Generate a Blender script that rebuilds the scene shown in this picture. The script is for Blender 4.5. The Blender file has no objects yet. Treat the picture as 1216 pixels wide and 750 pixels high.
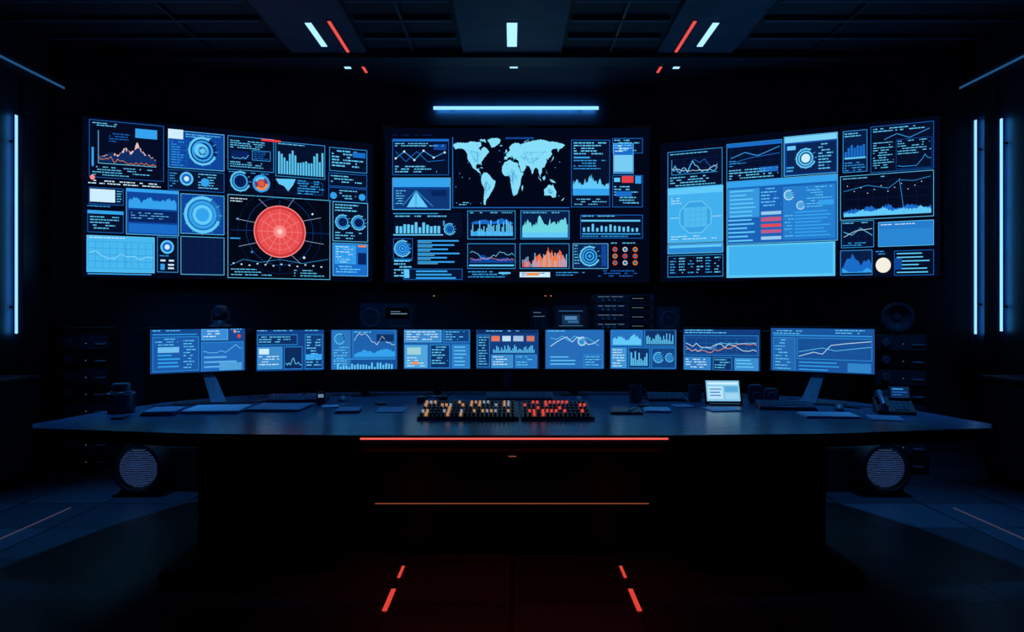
import bpy, bmesh, math, random
from mathutils import Vector, Matrix

sc = bpy.context.scene
sc.view_settings.view_transform = 'Standard'
col = sc.collection

def s2l(c):
    out = []
    for v in c[:3]:
        v = v/255.0
        out.append(v/12.92 if v <= 0.04045 else ((v+0.055)/1.055)**2.4)
    return tuple(out)+(1.0,)

# ------------------------------------------------------------------ materials
def mat(name, rgb, rough=0.5, metal=0.0, var=0.3, scale=8.0, bump=0.0, spec=0.5, stretch=None):
    m = bpy.data.materials.new(name); m.use_nodes = True
    nt = m.node_tree; b = nt.nodes['Principled BSDF']
    b.inputs['Roughness'].default_value = rough
    b.inputs['Metallic'].default_value = metal
    b.inputs['Specular IOR Level'].default_value = spec
    tc = nt.nodes.new('ShaderNodeTexCoord')
    mp = nt.nodes.new('ShaderNodeMapping')
    if stretch: mp.inputs['Scale'].default_value = stretch
    nz = nt.nodes.new('ShaderNodeTexNoise'); nz.inputs['Scale'].default_value = scale
    nz.inputs['Detail'].default_value = 6
    cr = nt.nodes.new('ShaderNodeValToRGB')
    c = s2l(rgb)
    cr.color_ramp.elements[0].position = 0.3; cr.color_ramp.elements[1].position = 0.7
    cr.color_ramp.elements[0].color = tuple(x*(1-var) for x in c[:3])+(1,)
    cr.color_ramp.elements[1].color = tuple(min(1, x*(1+var)) for x in c[:3])+(1,)
    nt.links.new(tc.outputs['Object'], mp.inputs['Vector'])
    nt.links.new(mp.outputs[0], nz.inputs['Vector'])
    nt.links.new(nz.outputs['Fac'], cr.inputs['Fac'])
    nt.links.new(cr.outputs[0], b.inputs['Base Color'])
    if bump:
        bp = nt.nodes.new('ShaderNodeBump'); bp.inputs['Strength'].default_value = bump
        bp.inputs['Distance'].default_value = 0.01
        nt.links.new(nz.outputs['Fac'], bp.inputs['Height'])
        nt.links.new(bp.outputs[0], b.inputs['Normal'])
    return m

def em(name, rgb, strength):
    m = bpy.data.materials.new(name); m.use_nodes = True
    nt = m.node_tree; nt.nodes.clear()
    o = nt.nodes.new('ShaderNodeOutputMaterial'); e = nt.nodes.new('ShaderNodeEmission')
    e.inputs['Color'].default_value = rgb+(1,) ; e.inputs['Strength'].default_value = strength
    nt.links.new(e.outputs[0], o.inputs[0])
    return m

M_wall = mat('wall_dark_panel', (28, 42, 66), 0.55, 0, 0.25, 3)
M_wall2 = mat('wall_groove_panel', (34, 48, 74), 0.4, 0.1, 0.25, 4)
M_ceil = mat('ceiling_dark', (28, 42, 66), 0.7, 0, 0.2, 5)
M_beam = mat('ceiling_beam_paint', (66, 88, 124), 0.6, 0, 0.15, 5)
M_desk = mat('desk_top_laminate', (58, 86, 124), 0.26, 0.0, 0.5, 9, 0.16, stretch=(1, 2.5, 1))
M_deskb = mat('desk_base_black', (12, 15, 22), 0.42, 0, 0.3, 6)
M_black = mat('black_plastic', (20, 26, 36), 0.35, 0, 0.2, 20)
M_gloss = mat('black_gloss', (8, 10, 15), 0.25, 0, 0.2, 20)
M_equip = mat('equipment_case', (52, 66, 90), 0.4, 0.1, 0.25, 20)
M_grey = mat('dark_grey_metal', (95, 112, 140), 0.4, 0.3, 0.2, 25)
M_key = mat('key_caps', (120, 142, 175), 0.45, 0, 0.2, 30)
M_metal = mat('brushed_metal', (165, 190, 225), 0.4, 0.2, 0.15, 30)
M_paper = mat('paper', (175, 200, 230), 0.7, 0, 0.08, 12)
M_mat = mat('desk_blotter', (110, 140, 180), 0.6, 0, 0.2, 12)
M_ceramic = mat('dark_ceramic', (56, 74, 102), 0.3, 0, 0.15, 12)

E_cyan = em('led_cyan', (0.20, 0.52, 1.0), 1.7)
E_ceil = em('led_ceiling', (0.30, 0.60, 1.0), 1.6)
E_red = em('led_red', (1.0, 0.12, 0.09), 1.15)
E_redc = em('led_red_ceiling', (1.0, 0.10, 0.09), 0.85)
E_redf = em('led_red_floor', (1.0, 0.07, 0.05), 0.75)
E_orange = em('led_orange_dim', (0.9, 0.22, 0.12), 0.28)
E_dim = em('led_pale_dim', (0.45, 0.35, 0.6), 0.13)
E_ledge = em('led_ledge', (0.05, 0.24, 0.6), 0.32)
E_key_y = em('key_lit_amber', (1.0, 0.48, 0.20), 0.5)
E_key_w = em('key_lit_white', (0.70, 0.80, 1.0), 0.34)
E_key_r = em('key_lit_red', (1.0, 0.08, 0.05), 0.75)
E_tiny = em('status_led', (0.9, 0.35, 0.2), 0.7)
E_tinyb = em('status_led_blue', (0.35, 0.6, 0.9), 0.35)

def floor_mat():
    m = bpy.data.materials.new('floor_tiles'); m.use_nodes = True
    nt = m.node_tree; b = nt.nodes['Principled BSDF']
    tc = nt.nodes.new('ShaderNodeTexCoord')
    mp = nt.nodes.new('ShaderNodeMapping')
    mp.inputs['Location'].default_value = (0.0, 0.15, 0)
    br = nt.nodes.new('ShaderNodeTexBrick'); br.offset = 0; br.squash = 1
    br.inputs['Scale'].default_value = 1.0
    br.inputs['Brick Width'].default_value = 0.64
    br.inputs['Row Height'].default_value = 0.64
    br.inputs['Mortar Size'].default_value = 0.008
    br.inputs['Mortar Smooth'].default_value = 0.2
    br.inputs['Color1'].default_value = s2l((70, 86, 108)); br.inputs['Color2'].default_value = s2l((40, 52, 70))
    br.inputs['Mortar'].default_value = s2l((5, 6, 9))
    nz = nt.nodes.new('ShaderNodeTexNoise'); nz.inputs['Scale'].default_value = 30; nz.inputs['Detail'].default_value = 8
    mr = nt.nodes.new('ShaderNodeMapRange'); mr.inputs['To Min'].default_value = 0.2; mr.inputs['To Max'].default_value = 0.5
    mr2 = nt.nodes.new('ShaderNodeMath'); mr2.operation = 'MULTIPLY_ADD'; mr2.inputs[1].default_value = 0.15
    iv = nt.nodes.new('ShaderNodeMath'); iv.operation = 'SUBTRACT'; iv.inputs[0].default_value = 1.0
    bp = nt.nodes.new('ShaderNodeBump'); bp.inputs['Strength'].default_value = 0.6; bp.inputs['Distance'].default_value = 0.008
    L = nt.links.new
    L(tc.outputs['Object'], mp.inputs[0]); L(mp.outputs[0], br.inputs['Vector']); L(tc.outputs['Object'], nz.inputs['Vector'])
    L(br.outputs['Color'], b.inputs['Base Color']); L(nz.outputs['Fac'], mr.inputs['Value'])
    L(br.outputs['Fac'], iv.inputs[1]); L(nz.outputs['Fac'], mr2.inputs[0]); L(iv.outputs[0], mr2.inputs[2])
    L(mr.outputs[0], b.inputs['Roughness']); L(mr2.outputs[0], bp.inputs['Height']); L(bp.outputs[0], b.inputs['Normal'])
    return m
M_floor = floor_mat()

def grille_mat():
    m = bpy.data.materials.new('grille_painted_glow'); m.use_nodes = True
    nt = m.node_tree; b = nt.nodes['Principled BSDF']
    tc = nt.nodes.new('ShaderNodeTexCoord'); w = nt.nodes.new('ShaderNodeTexWave')
    w.bands_direction = 'Z'; w.inputs['Scale'].default_value = 18; w.inputs['Distortion'].default_value = 2.5; w.inputs['Detail Scale'].default_value = 3
    cr = nt.nodes.new('ShaderNodeValToRGB')
    cr.color_ramp.elements[0].color = s2l((20, 26, 36)); cr.color_ramp.elements[1].color = s2l((190, 200, 225))
    nt.links.new(tc.outputs['Object'], w.inputs['Vector']); nt.links.new(w.outputs['Fac'], cr.inputs[0])
    nt.links.new(cr.outputs[0], b.inputs['Base Color'])
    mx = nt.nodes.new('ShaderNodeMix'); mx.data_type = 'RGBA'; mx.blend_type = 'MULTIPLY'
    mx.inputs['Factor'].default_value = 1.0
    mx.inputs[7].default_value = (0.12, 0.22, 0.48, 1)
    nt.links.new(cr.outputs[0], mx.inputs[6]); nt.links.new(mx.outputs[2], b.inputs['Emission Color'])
    b.inputs['Emission Strength'].default_value = 0.3  # weak blue emission painted in for light falling on the grille
    b.inputs['Roughness'].default_value = 0.4
    return m
M_grille = grille_mat()

def display_mat():
    m = bpy.data.materials.new('screen_display'); m.use_nodes = True
    nt = m.node_tree; nt.nodes.clear()
    o = nt.nodes.new('ShaderNodeOutputMaterial'); e = nt.nodes.new('ShaderNodeEmission')
    a = nt.nodes.new('ShaderNodeAttribute'); a.attribute_name = 'Col'
    nt.links.new(a.outputs['Color'], e.inputs['Color']); e.inputs['Strength'].default_value = 1.0
    nt.links.new(e.outputs[0], o.inputs[0])
    return m
M_disp = display_mat()

# ------------------------------------------------------------------ mesh helpers
def group(name, loc=(0, 0, 0), rz=0.0):
    e = bpy.data.objects.new(name, None); e.empty_display_size = 0.1
    e.location = loc; e.rotation_euler = (0, 0, rz)
    col.objects.link(e); return e

def add(name, me, m, parent=None):
    o = bpy.data.objects.new(name, me)
    if m is not None and not me.materials: me.materials.append(m)
    col.objects.link(o)
    if parent: o.parent = parent
    return o

def from_bm(name, bm, m, parent=None, smooth=False):
    me = bpy.data.meshes.new(name); bmesh.ops.recalc_face_normals(bm, faces=bm.faces); bm.to_mesh(me); bm.free()
    if smooth:
        for p in me.polygons: p.use_smooth = True
    return add(name, me, m, parent)

def bm_box(bm, x0, x1, y0, y1, z0, z1):
    vs = [bm.verts.new(p) for p in [(x0,y0,z0),(x1,y0,z0),(x1,y1,z0),(x0,y1,z0),(x0,y0,z1),(x1,y0,z1),(x1,y1,z1),(x0,y1,z1)]]
    for f in [(0,3,2,1),(4,5,6,7),(0,1,5,4),(1,2,6,5),(2,3,7,6),(3,0,4,7)]:
        bm.faces.new([vs[i] for i in f])
    return vs

def box(name, x0, x1, y0, y1, z0, z1, m, parent=None, bevel=0.0, rx=0.0, pivot=None):
    bm = bmesh.new(); bm_box(bm, x0, x1, y0, y1, z0, z1)
    if bevel: bmesh.ops.bevel(bm, geom=bm.edges[:], offset=bevel, segments=2, affect='EDGES')
    if rx:
        pv = Vector(pivot if pivot else (0, 0, 0))
        bmesh.ops.rotate(bm, verts=bm.verts, cent=pv, matrix=Matrix.Rotation(rx, 3, 'X'))
    return from_bm(name, bm, m, parent)

def prism(name, pts, z0, z1, m, parent=None, bevel=0.0):
    bm = bmesh.new()
    a = [bm.verts.new((x, y, z0)) for x, y in pts]; b = [bm.verts.new((x, y, z1)) for x, y in pts]
    n = len(pts); bm.faces.new(a); bm.faces.new(b)
    for i in range(n): bm.faces.new([a[i], a[(i+1) % n], b[(i+1) % n], b[i]])
    if bevel: bmesh.ops.bevel(bm, geom=bm.edges[:], offset=bevel, segments=2, affect='EDGES')
    return from_bm(name, bm, m, parent)

def lathe(name, prof, m, parent=None, axis='Z', c=(0, 0, 0), n=40):
    bm = bmesh.new(); rings = []
    for r, h in prof:
        ring = []
        for i in range(n):
            a = 2*math.pi*i/n
            if axis == 'Z': p = (c[0]+r*math.cos(a), c[1]+r*math.sin(a), c[2]+h)
            else: p = (c[0]+r*math.cos(a), c[1]-h, c[2]+r*math.sin(a))
            ring.append(bm.verts.new(p))
        rings.append(ring)
    for k in range(len(rings)-1):
        for i in range(n):
            bm.faces.new([rings[k][i], rings[k][(i+1) % n], rings[k+1][(i+1) % n], rings[k+1][i]])
    bm.faces.new(rings[0]); bm.faces.new(rings[-1])
    o = from_bm(name, bm, m, parent)
    for p in o.data.polygons: p.use_smooth = len(p.vertices) == 4
    o.data.set_sharp_from_angle(angle=math.radians(35))
    return o

def tube(name, pts, r, m, parent=None):
    cu = bpy.data.curves.new(name, 'CURVE'); cu.dimensions = '3D'; cu.bevel_depth = r; cu.bevel_resolution = 3
    sp = cu.splines.new('POLY'); sp.points.add(len(pts)-1)
    for i, p in enumerate(pts): sp.points[i].co = (*p, 1)
    cu.materials.append(m)
    o = bpy.data.objects.new(name, cu); col.objects.link(o)
    if parent: o.parent = parent
    return o

# ------------------------------------------------------------------ screen drawing
BG=(2,7,26); NAVY=(5,18,52); DEEP=(8,36,96); BLUE=(14,70,156); MID=(26,108,202); SKY=(52,162,238)
CYAN=(98,202,250); WHITE=(205,238,255); RED=(240,60,60); ORANGE=(250,140,60); PINK=(250,140,140)

class Scr:
    """Flat display surface; graphics laid out in 2-D layout units over the panel."""
    def __init__(s, P0, P1, zb, zt, xl, xr, ytl, ytr, ybl, ybr, bg=BG, seed=1, step=0.0006, off=0.002):
        s.P0 = Vector((P0[0], P0[1], 0)); s.P1 = Vector((P1[0], P1[1], 0)); s.zb = zb; s.zt = zt
        s.L = (xl, xr, ytl, ytr, ybl, ybr)
        d = (s.P1-s.P0).normalized(); s.n = Vector((d.y, -d.x, 0)); s.step = step; s.off = off
        s.v = []; s.f = []; s.c = []; s.ref = (xl+xr)/2; s.R = random.Random(seed)
        s.base(bg)
    def uv(s, x, y):
        xl, xr, ytl, ytr, ybl, ybr = s.L
        t = (x-xl)/(xr-xl); wa = s.P0.y; wb = s.P1.y
        u = t*wa/(wb*(1-t)+t*wa)
        tr = (s.ref-xl)/(xr-xl)
        top = ytl+(ytr-ytl)*tr; bot = ybl+(ybr-ybl)*tr
        return u, (y-top)/(bot-top)
    def wpt(s, u, v, l):
        p = s.P0+(s.P1-s.P0)*u+s.n*(s.off+l*s.step)
        return (p.x, p.y, s.zt-v*(s.zt-s.zb))
    def base(s, c):
        b = len(s.v)
        s.v += [s.wpt(0,0,0), s.wpt(1,0,0), s.wpt(1,1,0), s.wpt(0,1,0)]; s.f.append((b,b+1,b+2,b+3)); s.c.append(c)
    def poly(s, pts, c, l=2):
        b = len(s.v)
        for x, y in pts:
            u, v = s.uv(x, y); u = min(max(u, 0.004), 0.996); v = min(max(v, 0.006), 0.994)
            s.v.append(s.wpt(u, v, l))
        s.f.append(tuple(range(b, b+len(pts)))); s.c.append(c)
    def rect(s, x0, y0, x1, y1, c, l=2): s.poly([(x0,y0),(x1,y0),(x1,y1),(x0,y1)], c, l)
    def outl(s, x0, y0, x1, y1, c, w=0.6, l=3):
        s.rect(x0,y0,x1,y0+w,c,l); s.rect(x0,y1-w,x1,y1,c,l); s.rect(x0,y0,x0+w,y1,c,l); s.rect(x1-w,y0,x1,y1,c,l)
    def tile(s, x0, y0, x1, y1, fill=NAVY, edge=MID, w=0.6, l=1):
        s.ref = (x0+x1)/2
        s.rect(x0,y0,x1,y1,fill,l)
        if edge: s.outl(x0,y0,x1,y1,edge,w,l+1)
    def line(s, pts, c, w=0.7, l=4):
        for (ax, ay), (bx, by) in zip(pts[:-1], pts[1:]):
            dx, dy = bx-ax, by-ay; d = math.hypot(dx, dy) or 1; nx, ny = -dy/d*w/2, dx/d*w/2
            s.poly([(ax+nx,ay+ny),(bx+nx,by+ny),(bx-nx,by-ny),(ax-nx,ay-ny)], c, l)
    def disc(s, cx, cy, r, c, l=3, n=28):
        s.poly([(cx+r*math.cos(2*math.pi*i/n), cy+r*math.sin(2*math.pi*i/n)) for i in range(n)], c, l)
    def ring(s, cx, cy, r, w, c, a0=0, a1=360, l=4, n=36):
        k = max(3, int(n*(a1-a0)/360))
        for i in range(k):
            a = math.radians(a0+(a1-a0)*i/k); b = math.radians(a0+(a1-a0)*(i+1)/k)
            s.poly([(cx+r*math.cos(a),cy+r*math.sin(a)),(cx+r*math.cos(b),cy+r*math.sin(b)),
                    (cx+(r-w)*math.cos(b),cy+(r-w)*math.sin(b)),(cx+(r-w)*math.cos(a),cy+(r-w)*math.sin(a))], c, l)
    def text(s, x0, y0, x1, y1, c=CYAN, rh=3.0, th=1.0, l=4, dens=0.8):
        y = y0
        while y+th <= y1+0.01:
            x = x0; end = x0+(x1-x0)*s.R.uniform(0.55, 1.0)
            while x < end:
                w = s.R.uniform(1.2, 6)
                if s.R.random() < dens: s.rect(x, y, min(x+w, end), y+th, c, l)
                x += w+0.9
            y += rh
    def rows(s, x0, y0, x1, y1, c, rh=4, th=2, l=4):
        y = y0
        while y+th <= y1:
            s.rect(x0, y, x0+(x1-x0)*s.R.uniform(0.6, 1), y+th, c, l); y += rh
    def bars(s, x0, y0, x1, y1, n, c, gap=0.35, l=4, lo=0.25):
        w = (x1-x0)/n
        for i in range(n):
            h = (y1-y0)*s.R.uniform(lo, 1)
            s.rect(x0+i*w, y1-h, x0+(i+1-gap)*w, y1, c, l)
    def prof(s, n, rough=0.5):
        v = 0.4; out = []
        for i in range(n+1):
            v += s.R.uniform(-rough, rough); v = min(1, max(0.08, v)); out.append(v)
        return out
    def peaks(s, x0, y0, x1, y1, n, hs, c, l=5):
        w = (x1-x0)/n; m = len(hs)-1; p = []
        for i in range(n+1):
            t = i/n*m; k = min(int(t), m-1); e = hs[k]+(hs[k+1]-hs[k])*(t-k)
            p.append(max(0.04, min(1, e*s.R.uniform(0.72, 1.15))))
        for i in range(n):
            s.poly([(x0+i*w,y1),(x0+i*w,y1-(y1-y0)*p[i]),(x0+(i+1)*w,y1-(y1-y0)*p[i+1]),(x0+(i+1)*w,y1)], c, l)
    def area(s, x0, y0, x1, y1, n, c, l=4, rough=0.45):
        p = s.prof(n, rough); w = (x1-x0)/n
        for i in range(n):
            s.poly([(x0+i*w,y1),(x0+i*w,y1-(y1-y0)*p[i]),(x0+(i+1)*w,y1-(y1-y0)*p[i+1]),(x0+(i+1)*w,y1)], c, l)
    def curve(s, x0, y0, x1, y1, n, c, w=0.7, l=5, rough=0.4):
        p = s.prof(n, rough); d = (x1-x0)/n
        s.line([(x0+i*d, y1-(y1-y0)*p[i]) for i in range(n+1)], c, w, l)
    def grid(s, x0, y0, x1, y1, nx, ny, c=BLUE, w=0.35, l=3):
        for i in range(nx+1):
            x = x0+(x1-x0)*i/nx; s.rect(x-w/2, y0, x+w/2, y1, c, l)
        for i in range(ny+1):
            y = y0+(y1-y0)*i/ny; s.rect(x0, y-w/2, x1, y+w/2, c, l)
    def gauge(s, cx, cy, r, c1=SKY, c2=DEEP, c3=CYAN, core=SKY):
        s.disc(cx, cy, r, c2, 3); s.ring(cx, cy, r, r*0.16, c3, 20, 300, 5); s.ring(cx, cy, r*0.75, r*0.16, c1, 0, 360, 5)
        s.disc(cx, cy, r*0.48, core, 5); s.ring(cx, cy, r*0.3, r*0.12, c2, 0, 360, 6)
        for a in range(0, 360, 30):
            ca, sa = math.cos(math.radians(a)), math.sin(math.radians(a))
            s.line([(cx+ca*r*0.84, cy+sa*r*0.84), (cx+ca*r*1.08, cy+sa*r*1.08)], c3, 0.5, 6)
    def chart(s, x0, y0, x1, y1, kind='area', c=CYAN, n=20):
        s.line([(x0, y0), (x0, y1), (x1, y1)], SKY, 0.6, 4)
        if kind == 'area': s.area(x0+1, y0+1, x1, y1, n, c)
        elif kind == 'bars': s.bars(x0+1, y0, x1, y1, n, c)
        else:
            s.grid(x0, y0, x1, y1, 4, 3, DEEP); s.curve(x0+1, y0, x1, y1, n, c, 0.8); s.curve(x0+1, y0+2, x1, y1, n, MID, 0.6)
    def build(s, name, parent):
        me = bpy.data.meshes.new(name)
        inv = parent.matrix_basis.inverted() if parent else Matrix()
        me.from_pydata([inv @ Vector(v) for v in s.v], [], s.f)
        at = me.color_attributes.new('Col', 'FLOAT_COLOR', 'CORNER')
        k = 0
        for p, c in zip(me.polygons, s.c):
            cl = s2l(c)
            for _ in range(p.loop_total): at.data[k].color = cl; k += 1
        return add(name, me, M_disp, parent)

def panel_body(P0, P1, zb, zt, thick, bez, parent, m=None, rim=0.008):
    a = Vector((P0[0], P0[1], 0)); b = Vector((P1[0], P1[1], 0)); L = (b-a).length
    ang = math.atan2(b.y-a.y, b.x-a.x); m = m or M_gloss
    T = Matrix.Translation(a) @ Matrix.Rotation(ang, 4, 'Z')
    inv = parent.matrix_basis.inverted()
    for nm, q in [('housing', (-bez, L+bez, 0.001, thick, zb-bez, zt+bez)),
                  ('bezel_top', (-bez, L+bez, -rim, 0.001, zt, zt+bez)), ('bezel_bottom', (-bez, L+bez, -rim, 0.001, zb-bez, zb)),
                  ('bezel_left', (-bez, 0, -rim, 0.001, zb, zt)), ('bezel_right', (L, L+bez, -rim, 0.001, zb, zt))]:
        bm = bmesh.new(); bm_box(bm, *q); bmesh.ops.transform(bm, matrix=inv @ T, verts=bm.verts)
        from_bm(nm, bm, m, parent)
    return T, L

def area(name, loc, rot, sx, sy, e, c, parent=None):
    l = bpy.data.lights.new(name, 'AREA'); l.shape = 'RECTANGLE'; l.size = sx; l.size_y = sy; l.energy = e; l.color = c
    o = bpy.data.objects.new(name, l); o.location = loc; o.rotation_euler = rot; col.objects.link(o)
    if parent: o.parent = parent
    return o

# ================================================================== ROOM
box('floor', -4.85, 4.85, -1.5, 9.1, -0.1, 0.0, M_floor)
box('ceiling', -4.85, 4.85, -1.5, 9.1, 4.3, 4.4, M_ceil)
box('wall_left', -4.95, -4.85, -1.5, 9.1, 0, 4.3, M_wall)
box('wall_right', 4.85, 4.95, -1.5, 9.1, 0, 4.3, M_wall)
box('wall_front', -4.85, 4.85, -1.6, -1.5, 0, 4.3, M_wall)
prism('wall_back', [(-4.85, 7.5), (-1.45, 9.02), (1.45, 9.02), (4.85, 7.5), (4.85, 9.1), (-4.85, 9.1)], 0, 4.3, M_wall)

for i, (a, b) in enumerate([(-0.525, 0.525), (-2.35, -1.55), (1.55, 2.35)]):
    box('ceiling_beam' if not i else 'ceiling_beam.%03d' % i, a, b, -1.4, 7.66, 4.265, 4.3, M_beam)
box('ceiling_crossbeam', -4.85, 4.85, 7.66, 7.95, 4.22, 4.3, M_wall)
g = group('ceiling_batten_grid', (0, 0, 4.28))
for k, y in enumerate([6.35, 6.78, 7.22]):
    for j, (a, b) in enumerate([(-4.8, -2.4), (-1.5, -0.57), (0.57, 1.5), (2.4, 4.8)]):
        box('batten_%d_%d' % (k, j), a, b, y, y+0.05, -0.02, 0.02, M_beam, g)
for k, x in enumerate([-3.2, -1.05, 1.05, 3.2]):
    box('runner_%d' % k, x-0.012, x+0.012, 5.0, 7.66, -0.015, 0.02, M_wall2, g)

def ceil_light(name, x, y0, y1, w, z, m):
    gg = group(name, (x, (y0+y1)/2, z)); h = (y1-y0)/2
    box('channel', -w/2-0.012, w/2+0.012, -h-0.012, h+0.012, -0.006, 0.0, M_black, gg)
    box('diffuser', -w/2, w/2, -h, h, -0.012, -0.004, m, gg)
for sgn in (-1, 1):
    ceil_light('ceiling_strip_light', 1.95*sgn, 6.84, 7.44, 0.060, 4.265, E_ceil)
    ceil_light('ceiling_red_strip_light', 1.74*sgn, 6.8, 7.6, 0.032, 4.265, E_redc)
    ceil_light('ceiling_strip_light', 1.88*sgn, 8.08, 8.22, 0.07, 4.3, E_ceil)
    ceil_light('ceiling_red_strip_light', 1.70*sgn, 8.0, 8.36, 0.03, 4.3, E_redc)
ceil_light('ceiling_strip_light', 0, 6.84, 7.44, 0.10, 4.265, E_ceil)
ceil_light('ceiling_strip_light', 0.02, 8.08, 8.2, 0.09, 4.3, E_ceil)

LB = (0.05, 0.40, 1.0)
g = group('wall_strip_light', (0.05, 8.94, 4.04))
box('channel', -1.03, 1.03, 0.0, 0.02, -0.016, 0.016, M_black, g)
for sx in (-0.8, 0.8): box('bracket', sx-0.01, sx+0.01, 0.02, 0.08, -0.01, 0.01, M_black, g)
box('diffuser', -1.03, 1.03, -0.02, 0.0, -0.019, 0.019, E_cyan, g)
area('added_back_glow', (0, 0.025, 0), (math.radians(90), 0, math.radians(0)), 2.0, 0.025, 3.5, LB, g)  # hidden lamp added behind the strip to put a halo on the wall

def vstrip(y, z0, z1, sgn):
    gg = group('wall_vertical_strip_light', (4.85*sgn, y, (z0+z1)/2)); h = (z1-z0)/2
    box('channel', *sorted((-0.04*sgn, -0.055*sgn)), -0.014, 0.014, -h, h, M_black, gg)
    for sz in (-0.8, 0.8): box('bracket', *sorted((0, -0.04*sgn)), -0.01, 0.01, sz-0.01, sz+0.01, M_black, gg)
    box('diffuser', *sorted((-0.055*sgn, -0.061*sgn)), -0.017, 0.017, -h, h, E_cyan, gg)
    area('added_back_glow', (-0.037*sgn, 0, 0), (0, math.radians(-90*sgn), 0), h*2, 0.02, 1.6, LB, gg)  # added lamp, hidden by the channel, washes the wall around the strip
vstrip(6.92, 1.29, 3.40, -1); vstrip(7.40, 1.27, 3.48, 1); vstrip(7.01, 1.31, 3.39, 1)
for sgn in (-1, 1):
    gg = group('wall_ledge_strip_light', (4.85*sgn, 6.6, 3.87))
    box('channel', *sorted((0, -0.12*sgn)), -1.6, 1.02, -0.03, 0.04, M_grey, gg, 0.01)
    box('diffuser', *sorted((-0.12*sgn, -0.128*sgn)), -1.6, 1.02, -0.02, 0.0, E_ledge, gg)
    gg = group('wall_panelling', (4.85*sgn, 0, 0))
    for k, (a, b) in enumerate([(3.0, 4.2), (4.25, 5.4), (5.45, 6.05), (6.09, 6.6), (7.12, 7.30) if sgn > 0 else (7.05, 7.3)]):
        box('panel_%d' % k, *sorted((0, -0.035*sgn)), a, b, 0.0, 3.75, M_wall2, gg, 0.006)
    gg = group('side_cabinet', (4.515*sgn, 6.0, 0))
    box('body', -0.27, 0.27, -0.9, 0.45, 0.06, 0.9, M_black, gg, 0.01)
    box('top', -0.29, 0.29, -0.92, 0.47, 0.9, 0.93, M_equip, gg, 0.005)
    box('plinth', -0.25, 0.25, -0.88, 0.43, 0, 0.06, M_gloss, gg)
    for k in range(2): box('door_line_%d' % k, *sorted((-0.275*sgn, -0.27*sgn)), -0.85+k*0.65, -0.25+k*0.65, 0.1, 0.87, M_wall2, gg)
    gg = group('floor_edge_light', (3.38*sgn, 4.6, 0))
    box('strip', -0.004, 0.004, -1.2, 0.88, 0, 0.004, E_dim, gg)
    gg = group('floor_marker_light', (0.64*sgn, 3.9, 0))
    box('marker_near', -0.012, 0.012, -0.31, -0.03, 0, 0.004, E_redf, gg)
    box('marker_far', -0.008, 0.008, 0.14, 0.32, 0, 0.004, E_redf, gg)

# ================================================================== WALL SCREENS
gL = group('video_wall_screen', (-3.1, 8.1, 1.865))
P0, P1 = (-4.51, 7.5), (-1.70, 8.75)
panel_body(P0, P1, 1.865, 3.553, 0.06, 0.03, gL)
S = Scr(P0, P1, 1.865, 3.553, 97, 444, 138, 170, 328, 335, seed=3, off=0.001)
S.tile(106,146,195,213,(4,12,36),MID); S.text(110,149,155,153,CYAN,2.5); S.rect(161,152,187,163,SKY,4)
S.line([(117,158),(117,196),(186,196)],CYAN,.7,4)
S.peaks(118,168,186,192,44,[.1,.25,.35,.3,.7,.4,.9,.5,.35,.2],(230,190,190),5); S.peaks(118,172,186,194,44,[.3,.35,.5,.4,.8,.5,.9,.6,.5,.3],(14,44,100),6)
S.curve(118,180,186,196,34,ORANGE,0.5,7,.25); S.bars(109,156,113,200,1,SKY); S.text(110,200,190,210,CYAN,3)
S.grid(117,164,186,196,6,4,NAVY); S.text(130,160,157,170,MID,3)
S.tile(200,157,267,201,BLUE,CYAN); S.rect(200,156,218,167,WHITE,5); S.text(221,160,263,164,CYAN,2.6); S.gauge(241,179,17,SKY,DEEP,CYAN); S.grid(202,168,222,198,2,5,MID)
S.text(204,170,220,198,SKY,3); S.disc(239,178,8,CYAN,6)
S.tile(271,163,326,203,(5,18,46),SKY); S.rect(311,163.5,334,166,RED,5); S.text(274,168,322,178,CYAN,2.6,1); S.rect(275,180,296,190,DEEP,5); S.curve(276,181,296,190,9,CYAN,.6,6); S.outl(300,178,322,190,SKY); S.text(302,180,320,189,MID,2.4,.8); S.text(274,193,322,201,CYAN,2.6,1)
S.tile(328,170,387,211,(5,18,46),SKY); S.text(331,172,384,175,CYAN,2.5); S.bars(331,179,386,208,17,(90,195,240),0.3,4,.5)
S.tile(392,176,437,204,(5,18,46),SKY); S.text(395,179,434,201,CYAN,3.5,1.6); S.rect(420,180,435,186,MID,5)
S.tile(200,203,267,227,(6,22,54),MID); S.disc(222,213,8,MID,3); S.ring(222,213,8,2,CYAN); S.disc(222,213,3,WHITE,5); S.text(236,206,264,224,CYAN,3.2,1.1); S.text(202,207,212,224,SKY,3); S.disc(244,216,5,SKY,5)
S.tile(271,204,326,231,(4,14,38),None); S.gauge(286,216,12,SKY,NAVY,CYAN,DEEP); S.disc(311,217,10.5,SKY,3); S.disc(311,217,8,(120,60,90),4); S.ring(311,217,8,3,ORANGE,0,140,5); S.ring(311,217,8,3,CYAN,200,300,5); S.disc(311,217,4,(225,90,70),6); S.text(272,205,325,206,SKY,3,.8)
S.tile(328,212,388,233,(4,14,38),None); S.poly([(328,214),(352,213),(349,220),(343,228),(338,222),(332,220)],CYAN,4); S.text(354,214,386,231,SKY,3,1.1); S.grid(356,216,384,230,3,2,MID)
S.tile(391,206,437,222,(5,18,46),MID); S.text(394,209,434,220,CYAN,3.3,1.3)
S.tile(391,223,437,240,(5,18,46),MID); S.disc(397,233,4,SKY); S.disc(431,233,4,SKY); S.text(404,226,425,238,CYAN,3,1.2)
S.ref=150; S.text(105,216,196,221,WHITE,3,1.2); S.disc(110,213,3,PINK,5)
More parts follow.
